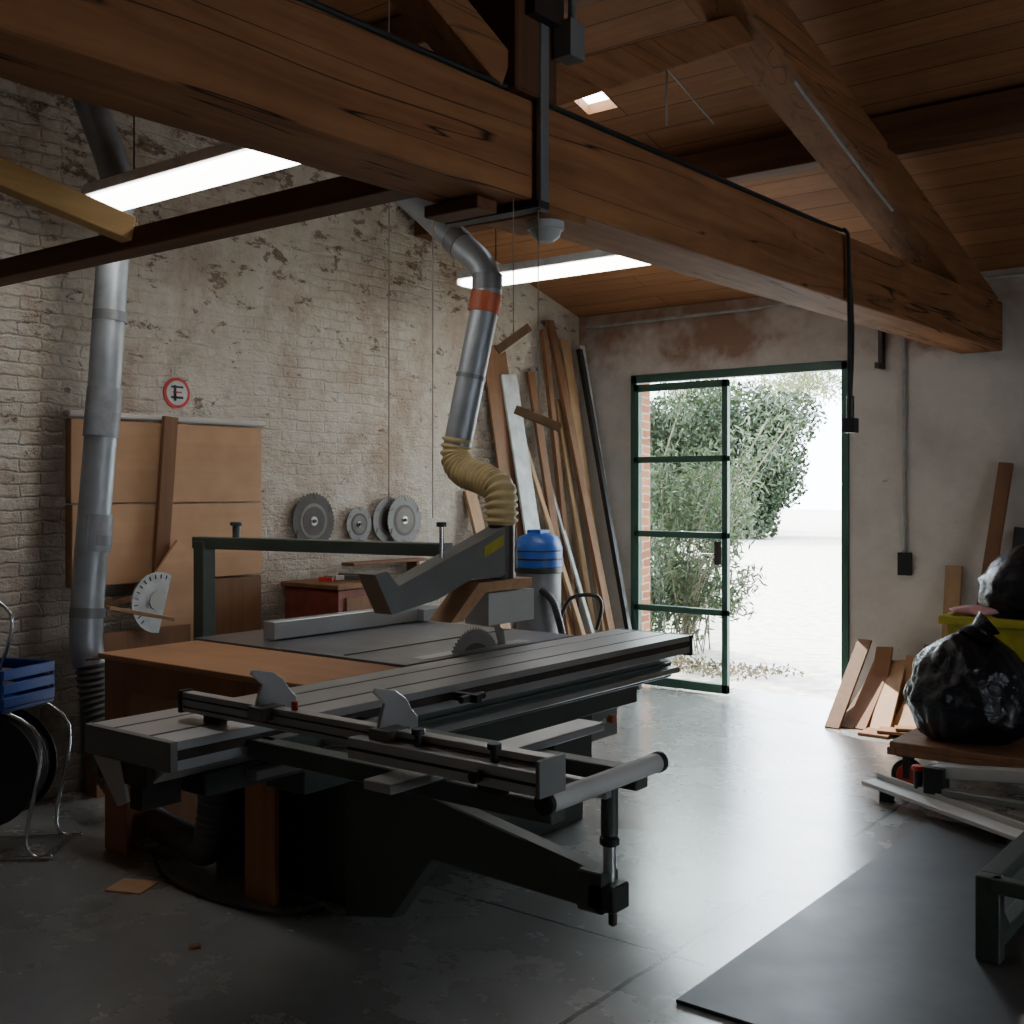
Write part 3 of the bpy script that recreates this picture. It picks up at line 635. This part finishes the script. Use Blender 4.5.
# ---------------------------------------------------------------- hose-reel cart (left)
b=B('hose_reel_cart',None,0)
ax=V((.614,-.789,0)); ax.normalize(); sd=V((.789,.614,0))
C=V((-4.86,2.60,.37))-sd*.08
b.cyl(C-ax*.10,C+ax*.10,.10,'blk',24)
for o in(-.10,.10):
    b.cyl(C+ax*(o-.006),C+ax*(o+.006),.25,'blk',36)
for i in range(7):
    o=-.085+i*.028
    pts=[C+ax*o+(sd*math.cos(a)+V((0,0,1))*math.sin(a))*.215 for a in [j*math.pi/14 for j in range(29)]]
    b.tube(pts,.014,'rub',8)
b.cyl(C+ax*.1,C+ax*.14,.05,'dsteel',16)
for o in(-.16,.16):
    q=C+ax*o
    b.tube([q+sd*.30+V((0,0,-.35)),q+sd*.30+V((0,0,-.355)),q-sd*.25+V((0,0,-.355)),q-sd*.30+V((0,0,-.2)),q-sd*.10+V((0,0,.25)),q+sd*.02+V((0,0,.62)),q-sd*.10+V((0,0,.75))],.009,'chrome',10,smoothpath=5)
    b.tube([q+sd*.34+V((0,0,-.355)),q+sd*.22+V((0,0,-.3)),q+sd*.28+V((0,0,.15)),q+sd*.05+V((0,0,.3))],.009,'chrome',10,smoothpath=5)
b.cyl(C-ax*.16+sd*-.1+V((0,0,.75)),C+ax*.16+sd*-.1+V((0,0,.75)),.011,'chrome',10)
b.cyl(C-ax*.16+sd*.30+V((0,0,-.355)),C+ax*.16+sd*.30+V((0,0,-.355)),.011,'chrome',10)
b.done()
b=B('blue_crate',None,.003)
rz=R('Z',20); cc=V((-4.95,2.55,.67))
def cb(a,b_): b.box(V(a)+cc,V(b_)+cc,'bluel',rot=rz,piv=cc)
cb((-.22,-.16,-.03),(.22,.16,-.01))
for z in(-.01,.05,.11): 
    cb((-.22,-.165,z),(.22,-.15,z+.045)); cb((-.22,.15,z),(.22,.165,z+.045)); cb((-.225,-.16,z),(-.21,.16,z+.045)); cb((.21,-.16,z),(.225,.16,z+.045))
for x in(-.22,-.11,0,.11,.205): cb((x,-.163,-.01),(x+.015,-.15,.145)); cb((x,.15,-.01),(x+.015,.163,.145))
b.done()

# ---------------------------------------------------------------- floor items
B('dark_floor_board',None,.002).box((-1.76,3.09,.001),(-.50,5.56,.014),'sheet').done()
B('plywood_scrap',None,.001).box((-4.08,2.58,.001),(-3.92,2.72,.009),'ply',rot=R('Z',25)).done()
B('wood_chip',None,.001).box((-3.32,2.42,.0),(-3.28,2.45,.01),'brownw',rot=R('Z',55)).done()
b=B('green_steel_stand',None,.004)
b.box((-1.11,3.97,.015),(-1.03,4.03,.30),'grn').box((-1.11,4.03,.015),(-1.06,4.85,.07),'grn').box((-1.11,4.03,.25),(-1.04,4.85,.30),'grn').box((-1.11,4.79,.015),(-1.03,4.85,.30),'grn').beam((-1.06,3.99,.275),(-.62,3.99,.275),.05,.05,'grn').box((-.64,3.96,.015),(-.58,4.02,.30),'grn')
b.prism([(-1.07,4.03,.07),(-1.07,4.22,.07),(-1.07,4.03,.25)],(.01,0,0),'grn')
b.done()
b=B('aluminium_mitre_fence',None,.003)
b.beam((-2.16,5.84,.07),(-1.25,5.30,.07),.12,.022,'wgrey').beam((-2.14,5.89,.09),(-1.23,5.35,.09),.02,.04,'lgrey')
for t in(.12,.85):
    p=V((-2.16,5.84,0)).lerp(V((-1.25,5.30,0)),t); b.box(p+V((-.03,-.03,0)),p+V((.03,.03,.06)),'blk')
b.beam((-1.80,5.74,.20),(-1.15,5.60,.29),.07,.06,'lgrey').beam((-1.72,5.64,.13),(-1.1,5.42,.18),.05,.03,'grey').beam((-1.8,5.80,.22),(-1.1,5.74,.24),.03,.03,'alu')
b.cyl((-1.88,5.74,.10),(-1.88,5.74,.2),.02,'blk',12).cyl((-1.88,5.74,.19),(-1.88,5.74,.215),.03,'red',12).box((-1.83,5.66,.1),(-1.73,5.76,.23),'blk')
b.done()
b=B('platform_dolly',None,.004)
b.box((-2.10,5.95,.235),(-1.0,7.05,.27),'brownw').box((-2.11,5.94,.20),(-2.07,7.06,.24),'brownw').box((-2.1,5.95,.2),(-1.0,5.99,.235),'brownw')
for x,y in((-2.03,6.04),(-2.03,6.9),(-1.15,6.06),(-1.15,6.9)):
    b.cyl((x,y-.022,.085),(x,y+.022,.085),.085,'rub',24).cyl((x,y-.026,.085),(x,y+.026,.085),.058,'red',20).cyl((x,y-.03,.085),(x,y+.03,.085),.02,'chrome',10)
    b.box((x-.02,y-.036,.07),(x+.02,y-.028,.19),'dsteel').box((x-.02,y+.028,.07),(x+.02,y+.036,.19),'dsteel').box((x-.05,y-.05,.185),(x+.05,y+.05,.2),'dsteel')
b.done()
b=B('yellow_bin',None,.006,2)
def frus(x0,x1,y0,y1,z0,z1,f,k):
    cx=(x0+x1)/2;cy=(y0+y1)/2
    vs=[(cx+(x-cx)*f,cy+(y-cy)*f,z0) for x,y in((x0,y0),(x1,y0),(x1,y1),(x0,y1))]+[(x,y,z1) for x,y in((x0,y0),(x1,y0),(x1,y1),(x0,y1))]
    b.poly(vs,[(0,3,2,1),(0,1,5,4),(1,2,6,5),(2,3,7,6),(3,0,4,7)],k)
frus(-2.0,-1.35,6.58,7.02,.272,.86,.85,'yellow')
for a,c_ in(((-2.03,6.55,.84),(-1.99,7.05,.89)),((-1.36,6.55,.84),(-1.32,7.05,.89)),((-2.03,6.54,.84),(-1.32,6.58,.89)),((-2.03,7.02,.84),(-1.32,7.06,.89))): b.box(a,c_,'yellow')
b.box((-1.97,6.6,.78),(-1.38,7.0,.80),'blk'); b.done()
def bagfn(seed):
    def f(p):
        n=noise.noise(p*1.6+V((seed,0,0)))*.18; r=abs(noise.noise(V((math.atan2(p.y,p.x)*3.2,p.z*1.4,seed))))*.16+abs(noise.noise(p*3.5+V((0,seed,0))))*.14
        k=1+n+r
        t=max(0,p.z); w=1-.55*t**2.6 if t>0 else 1
        q=V((p.x*k*w,p.y*k*w,p.z*(1+n*.5)))
        if q.z<-.80: q.z=-.80
        return q
    return f
b=B('rubbish_bag'); b.sphere((-1.78,6.25,.545),.325,'bag',5,(.95,.86,1.02),bagfn(3)); b.tube([(-1.74,6.24,.82),(-1.72,6.25,.86),(-1.68,6.27,.90)],[.11,.05,.08],'bag',12,smoothpath=4); b.done()
b=B('rubbish_bag'); b.sphere((-1.60,6.82,1.06),.24,'bag',4,(1.1,.85,1.0),bagfn(9)); b.done()
b=B('cloth_rag'); b.sphere((-1.86,6.64,.92),.07,'pink',4,(1.6,1.0,.45),bagfn(5)); b.done()
b=B('wood_offcuts',None,.002)
for i in range(13):
    x=-2.95+i*.055+random.uniform(-.02,.02); h=random.uniform(.25,.55); y0=7.50+random.uniform(-.2,.1)
    b.beam((x,y0,.0),(x+random.uniform(-.06,.06),7.90,h),random.uniform(.08,.16),.02,random.choice(['pine','brownw','ply','plyZ']),up=(0,1,0))
for i in range(3):
    b.box((-2.75+.1*i,7.2+.05*i,.0+.022*i),(-2.55+.1*i,7.4,.02+.022*i),'brownw',rot=R('Z',i*11))
b.done()
lean('leaning_plank',(-2.2,7.62,0),(-2.02,7.94,1.78),.09,.03,'brownw',up=(0,1,0))
lean('leaning_plank',(-2.34,7.7,0),(-2.36,7.95,1.08),.11,.03,'pine',up=(0,1,0))
lean('leaning_plank',(-2.0,7.75,0),(-1.9,7.95,1.35),.14,.03,'blk',up=(0,1,0))
B('power_cable').tube([(-4.3,2.95,.008),(-4.0,2.80,.008),(-3.7,2.75,.008),(-3.3,2.80,.008),(-3.2,2.95,.008)],.007,'wire',6,smoothpath=6).done()

# ---------------------------------------------------------------- light
w=bpy.data.worlds.new('World'); bpy.context.scene.world=w; w.use_nodes=True
bg=w.node_tree.nodes['Background']; bg.inputs[0].default_value=(.80,.90,1,1); bg.inputs[1].default_value=17.0
def sun():
    l=bpy.data.lights.new('sun','SUN'); l.energy=20; l.angle=.01; l.color=(1,.93,.82)
    o=bpy.data.objects.new('sun',l); bpy.context.collection.objects.link(o)
    o.rotation_euler=V((.55,-.35,-.75)).to_track_quat('-Z','Y').to_euler()
sun()
def portal(name,loc,d,sx,sy):
    l=bpy.data.lights.new(name,'AREA'); l.shape='RECTANGLE'; l.size=sx; l.size_y=sy; l.cycles.is_portal=True
    o=bpy.data.objects.new(name,l); bpy.context.collection.objects.link(o); o.location=loc; o.rotation_euler=V(d).to_track_quat('-Z','Z' if abs(d[2])<.5 else 'Y').to_euler()
portal('portal_door',(-4.04,8.29,1.27),(0,-1,0),1.9,2.6)
portal('portal_side',(3.76,3.2,1.7),(-1,0,0),2.0,.8)
# ---------------------------------------------------------------- camera
cd=bpy.data.cameras.new('camera'); cam=bpy.data.objects.new('camera',cd); bpy.context.collection.objects.link(cam)
cd.sensor_width=36; cd.lens=1130/1024*36; cd.shift_y=-22/1024; cd.clip_start=.05; cd.clip_end=300
cam.location=(0,0,1.6); cam.rotation_euler=(math.radians(90),0,math.radians(37.9))
bpy.context.scene.camera=cam
